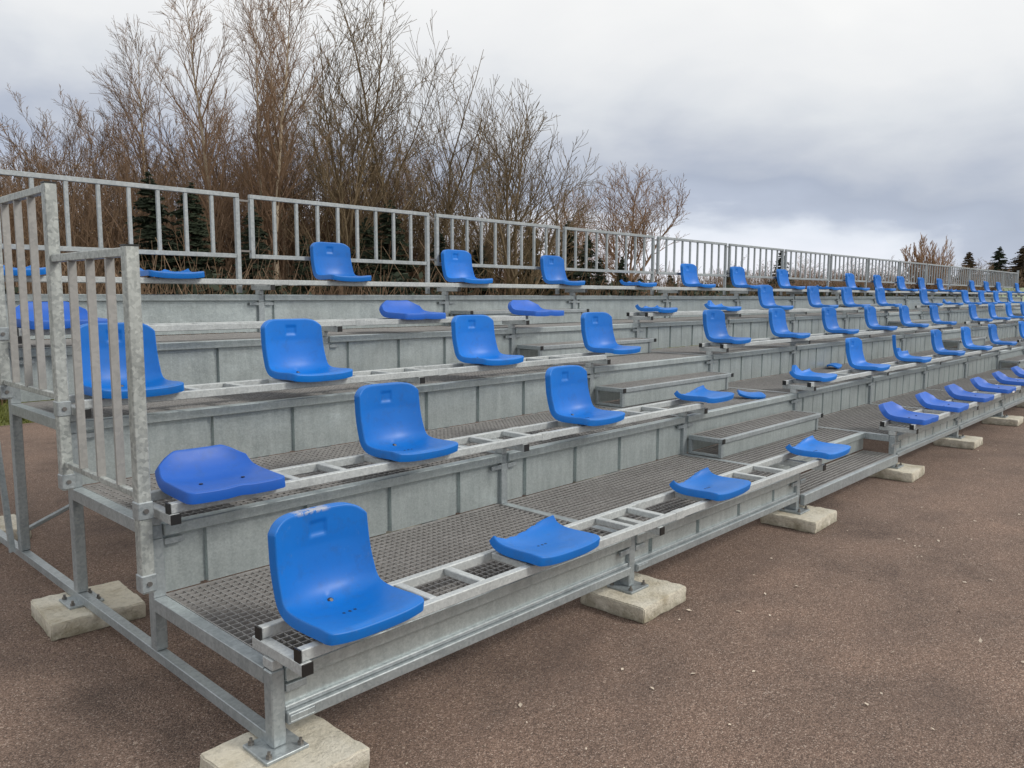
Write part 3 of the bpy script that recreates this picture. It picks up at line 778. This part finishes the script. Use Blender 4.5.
proto['spread'] = mesh_pair(T, C, M['olive_bark'], M['olive_twig']) + (None,)
T, C, lv = grow_env(71, 4.9, 2.4, 2.9, 2.2, 13, (3.6, 4.4, 5.6), .13, .011, levels=4, tilt=(.05, 1.45), wig=.09)
proto['orange'] = mesh_pair(T, C, M['brown_bark'], M['orange_twig']) + (None,)
T, C, lv = grow(83, 6, .09, 4, [16, 10, 6], [.5, .4, .4], .2, crown0=.05, stems=30, twig_r=.016, ratio=[.34, .55, .6], wig=.05, budget=16000, fan=1.7)
proto['bush'] = mesh_pair(T, C, M['brown_bark'], M['orange_twig']) + (None,)
for nm, sd_, w in (('spruce_a', 3, 1.0), ('spruce_b', 5, .85)):
    T, C = spruce_mesh(sd_, 4, w); proto[nm] = mesh_pair(T, C, M['brown_bark'], M['spruce']) + (None,)
T, C = spruce_mesh(9, 4, 1.35, 1.3); proto['dry_conifer'] = mesh_pair(T, C, M['brown_bark'], M['dry_spruce']) + (None,)
base_h = {k_: max(max(v_.co.z for v_ in p_[0].vertices), max(v_.co.z for v_ in p_[1].vertices)) for k_, p_ in proto.items()}
def tree(kind, name, x, y, h, rz, label, group=None, sw=1.0):
    s = h/base_h[kind]; root = link(name, None, None, (x, y, GZ-.03), (0, 0, rz), (s*sw, s*sw, s)); tag(root, label, 'tree', group)
    t, c, l = proto[kind]; link('trunk', t, root); link('crown', c, root)
    if l: link('dry_leaves', l, root)
CX, CY = -1.227, -2.223
FH = Vector((sy, cy, 0)); RT = Vector((cy, -sy, 0))
TREES = [  # kind, x, y, height, turn, width factor
 ('thicket_a', 5.6, 31.5, 8.0, 0, 1.2), ('thicket_b', 6.6, 28.6, 7.8, 2, 1.2), ('thicket_a', 7.9, 26.8, 8.2, 4, 1.2), ('thicket_b', 9.4, 26.0, 8.8, 1, 1.2),
 ('thicket_a', 10.6, 24.0, 9.2, 3, 1.2), ('thicket_b', 11.7, 22.0, 8.8, 5, 1.2), ('thicket_a', 13.5, 20.8, 8.4, .7, 1.2), ('thicket_b', 14.6, 18.8, 7.6, 2.2, 1.2), ('thicket_a', 4.6, 26.0, 6.0, 1.2, 1.2),
 ('thicket_b', 10.3, 18.9, 6.6, .3, 1.2), ('thicket_a', 7.2, 20.0, 5.6, 2.8, 1.2), ('thicket_b', 5.0, 21.5, 5.2, 4.2, 1.3), ('thicket_a', 12.8, 17.0, 6.6, 5.1, 1.2), ('thicket_b', 17.5, 17, 5.6, 3.3, 1.2)]
for i, (kd, x, y, h, rz, sw) in enumerate(TREES):
    tree(kd, 'bare_tree', x, y, h, rz, 'bushy brown leafless tree in the dense thicket behind the left half of the stand', 'brown leafless thicket trees', sw)
tree('birch_a', 'birch_tree', 9.2, 23.3, 10.0, .5, 'leftmost tall white-stemmed birch rising out of the brown thicket', 'birches behind the stand')
tree('birch_b', 'birch_tree', 8.35, 17.2, 10.2, 1.9, 'leaning pale-trunked birch above the first railing panel', 'birches behind the stand')
tree('birch_a', 'birch_tree', 8.9, 15.9, 9.6, 3.6, 'left one of two close birch trunks behind the first railing joint', 'birches behind the stand')
tree('birch_b', 'birch_tree', 9.15, 15.8, 10.0, 5.2, 'right one of two close birch trunks behind the first railing joint', 'birches behind the stand')
tree('birch_a', 'birch_tree', 10.6, 17.4, 10.2, 4.4, 'slender birch reaching the top of the picture right of the twin birches', 'birches behind the stand')
tree('alder_a', 'alder_tree', 10.9, 15.2, 8.8, 1.0, 'olive-brown forked tree just left of the tallest bare tree', 'olive-brown bare trees')
tree('alder_b', 'alder_tree', 12.3, 15.4, 10.6, 2.4, 'tallest olive-brown bare tree with a straight thin trunk', 'olive-brown bare trees')
tree('alder_a', 'alder_tree', 13.2, 13.9, 7.9, 4.4, 'olive-brown bare tree between the tallest one and the spreading one', 'olive-brown bare trees')
tree('spread', 'spreading_tree', 14.3, 12.8, 7.3, 1.2, 'wide spreading olive-brown bare tree at the right edge of the dense group', None, 1.05)
tree('alder_b', 'alder_tree', 16.0, 15.4, 7.0, .2, 'smaller olive-brown bare tree behind the spreading tree', 'olive-brown bare trees')
tree('orange', 'bare_tree', 30.1, 19.6, 7.9, .6, 'lone round-topped orange-brown bare tree right of the dense group', None, 1.18)
tree('orange', 'bare_tree', 27.0, 20.4, 6.6, 2.6, 'smaller pale orange bare tree just left of the lone round-topped one')
tree('bush', 'willow_bush', 74.9, 19.2, 7.2, 0, 'far orange-brown dome-shaped bare willow above the right part of the railing', None, .85)
tree('dry_conifer', 'conifer_tree', 122.7, 27.6, 7.8, 0, 'far browned conifer, left of the three at the right edge', 'far conifers at the right edge', 1.2)
tree('spruce_a', 'conifer_tree', 124.6, 24.4, 8.5, 1, 'far dark green conifer, middle of the three at the right edge', 'far conifers at the right edge', 1.5)
tree('dry_conifer', 'conifer_tree', 116.5, 20.0, 8.0, 2, 'far brown-green conifer, right of the three at the right edge', 'far conifers at the right edge', 1.5)
tree('spruce_b', 'conifer_tree', 119, 17.4, 6.8, 2, 'small dark far conifer cut by the right edge of the picture', 'far conifers at the right edge', 1.3)
tree('orange', 'bare_tree', 131, 20.6, 9.6, 3, 'thin bare tree sticking up behind the far right conifers')
# dark young spruces behind the railing
YS = []
for i, (x, y, h, rz) in enumerate([(6.2, 15.8, 4.3, 0), (6.9, 15.4, 4.1, 1), (8.0, 14.6, 3.6, 2), (9.2, 14.4, 3.0, 4), (10.6, 13.9, 3.5, 2.5), (11.4, 14.0, 4.0, 1.3), (12.4, 13.2, 3.2, 5), (13.4, 12.8, 3.0, .4),
        (17.0, 14.2, 3.9, 1), (18.8, 14.2, 4.0, 2), (19.8, 14.2, 3.6, 3), (20.6, 14.3, 2.9, .7), (22.3, 14.6, 3.0, 4), (27.2, 15.6, 2.5, 3), (32.5, 15.8, 2.9, 1.5), (41, 17.2, 4.1, 3.5)]):
    YS.append((i, x, y, h, rz))
def panel_of(x, y):      # railing panel through which the camera sees this spot
    t = (3.81+2.223)/(y+2.223); return int((CX+(x-CX)*t)//2)
seen = {}
for q in YS: seen.setdefault(panel_of(q[1], q[2]), []).append(q)
for pn, lst in seen.items():
    for j, (i, x, y, h, rz) in enumerate(lst):
        lab = ('dark young spruce behind the %s railing panel from the left' if len(lst) == 1 else ('leftmost' if j == 0 else ('rightmost' if j == len(lst)-1 else ORD[j]+' of the'))+' dark young spruce behind the %s railing panel from the left') % ORD[pn]
        tree('spruce_a' if i % 2 else 'spruce_b', 'young_spruce', x, y, h, rz, lab, 'young spruces behind the railing', 1.25)
for i, (kd, x, y, h, sw) in enumerate([('thicket_a', 35.8, 17.6, 3.7, 1.7), ('thicket_b', 42.8, 18.2, 4.0, 1.8), ('thicket_a', 50, 19, 4.4, 1.9), ('thicket_b', 57.5, 20, 4.6, 1.9), ('thicket_a', 65, 19.5, 4.5, 2.0), ('thicket_b', 82, 20.5, 5.3, 2.2), ('thicket_a', 92, 21, 5.6, 2.2), ('thicket_b', 101, 22.5, 6.0, 2.2), ('thicket_a', 112, 23, 6.2, 2.4), ('thicket_b', 70, 22, 5.0, 2.0), ('thicket_a', 110, 19, 5.4, 2.2)]):
    tree(kd, 'bare_tree', x, y, h, i*1.3, 'low brown leafless tree of the distant tree line behind the right half of the railing', 'distant low tree line', sw)
for i, (kd, x, y, h, sw) in enumerate([('thicket_b', 6.3, 25.5, 7.2, 1.2), ('thicket_a', 7.6, 23.8, 7.4, 1.2), ('thicket_b', 8.2, 22, 7.0, 1.2), ('thicket_a', 9.3, 20.5, 7.2, 1.2), ('thicket_b', 4.3, 23.5, 5.4, 1.3), ('thicket_a', 11.6, 19, 7.6, 1.1), ('thicket_b', 6.2, 33, 8.6, 1.2), ('thicket_a', 12.6, 18.2, 7.4, 1.1), ('thicket_b', 15.2, 17.2, 6.4, 1.2)]):
    tree(kd, 'bare_tree', x, y, h, i*1.7+.4, 'bushy brown leafless tree in the dense thicket behind the left half of the stand', 'brown leafless thicket trees', sw)
# undergrowth, a mass of stems nobody could count
r = random.Random(77); U = MB()
for i in range(15000):
    x = r.uniform(0, 1)**1.3*80+1.0; y = 10.8+r.uniform(0, 4.0)+x*.06; h = r.uniform(.5, 1.9)*(1.15 if x < 14 else 1.15)
    if r.random() < .15: h *= 1.35
    p = Vector((x, y, 0)); d = Vector((r.gauss(0, .22), r.gauss(0, .22), 1))
    q = p+d*h*.55; e = q+Vector((r.gauss(0, .3), r.gauss(0, .3), 1))*h*.45
    U.bar(p, q, .012, .009, n=3, cap=False); U.bar(q, e, .009, .005, n=3, cap=False)
    for _ in range(3):
        t = p.lerp(q, r.random()); U.bar(t, t+Vector((r.gauss(0, .35), r.gauss(0, .35), r.uniform(.2, .6))), .007, .004, n=3, cap=False)
o = build(U, 'undergrowth', M['brown_twig']); tag(o, 'tangled brown undergrowth along the foot of the trees', 'undergrowth', kind='stuff')
WD = MB(); r = random.Random(21)
for i in range(10500):
    if i < 6200: x = r.uniform(2, 20); y = r.uniform(15.5, 27) + max(0, (9-x))*.8; h = r.uniform(1.5, 5.2)*(1 if x < 16 else .7)
    else: x = r.uniform(18, 75); y = 15.5+x*.06+r.uniform(0, 6); h = r.uniform(1.0, 2.8)*(1+x*.008); h *= .85
    p = Vector((x, y, 0)); d = Vector((r.gauss(0, .12), r.gauss(0, .12), 1)); q = p+d*h*.6; e = q+Vector((r.gauss(0, .2), r.gauss(0, .2), 1))*h*.4
    k = 1+x*.012
    WD.bar(p, q, .013*k, .008*k, n=3, cap=False); WD.bar(q, e, .008*k, .004*k, n=3, cap=False)
    for _ in range(6):
        t = p.lerp(e, .25+.7*r.random()); WD.bar(t, t+Vector((r.gauss(0, .3), r.gauss(0, .3), r.uniform(.3, .8)))*h*.18, .006*k, .004*k, n=3, cap=False)
o = build(WD, 'distant_saplings', M['red_twig']); tag(o, 'mass of thin brown saplings filling the wood behind the stand', 'saplings', kind='stuff')
# low dark evergreen hedge growing under the trees
HG = MB(); r = random.Random(9)
for i in range(42000):
    x = r.uniform(0, 1)**1.4*75-1; z = r.uniform(0, 1)**.8*(1.55+.35*math.sin(x*1.3)+.25*math.sin(x*3.7)); y = 12.2+x*.05+r.gauss(0, .5)
    sz = .09 + .002*x; a = Vector((r.gauss(0, 1), r.gauss(0, 1), r.gauss(0, 1))).normalized()*sz; c = a.cross(Vector((r.gauss(0, 1), r.gauss(0, 1), r.gauss(0, 1)))).normalized()*sz*.6
    p = Vector((x, y, z)); b = len(HG.v); HG.v += [tuple(p-a), tuple(p+c), tuple(p+a), tuple(p-c)]; HG.f.append((b, b+1, b+2, b+3))
o = build(HG, 'evergreen_hedge', M['spruce']); tag(o, 'low dark evergreen growth under the railing line behind the stand', 'hedge', kind='stuff')
# grass tufts on the verge
GT = MB(); r = random.Random(4)
for i in range(14000):
    x = r.uniform(-4, 16); y = 8.62+abs(r.gauss(0, 1))*1.3; h = r.uniform(.05, .16)
    b = len(GT.v); a = r.uniform(0, 3.14); dx, dy = math.cos(a)*.012, math.sin(a)*.012
    GT.v += [(x-dx, y-dy, .01), (x+dx, y+dy, .01), (x+r.gauss(0, .04), y+r.gauss(0, .04), h)]; GT.f.append((b, b+1, b+2))
o = build(GT, 'grass', M['grass']); tag(o, 'yellow-green grass along the verge behind the asphalt', 'grass', kind='stuff')
# far green bank
mb = MB(); mb.v = [(104, -60, 0), (110, -60, 2.7), (170, -60, 2.9), (104, 21.5, 0), (110, 21.2, 2.7), (170, 30, 2.9)]
mb.f = [(0, 1, 4, 3), (1, 2, 5, 4)]; o = build(mb, 'grass_bank', new_mat('fresh_far_grass', (.34, .41, .27, 1), .9)[0]); o['kind'] = 'structure'
# loose pale leaves and chips on the asphalt
LV = MB(); r = random.Random(8)
for i in range(260):
    x = r.uniform(-1.5, 9); y = r.uniform(-2.4, -.2)
    a = Vector((r.gauss(0, 1), r.gauss(0, 1), r.gauss(0, .25))).normalized()*r.uniform(.004, .016); c = a.cross(Vector((0, 0, 1))).normalized()*a.length*.55
    p = Vector((x, y, GZ+.006)); b = len(LV.v)
    LV.v += [tuple(p-a), tuple(p+c+Vector((0, 0, .003))), tuple(p+a), tuple(p-c)]; LV.f.append((b, b+1, b+2, b+3))
o = build(LV, 'leaf_litter', new_mat('bleached_leaf', (.55, .47, .38, 1), .8)[0]); tag(o, 'scattered bleached leaf bits on the asphalt', 'leaf litter', kind='stuff')
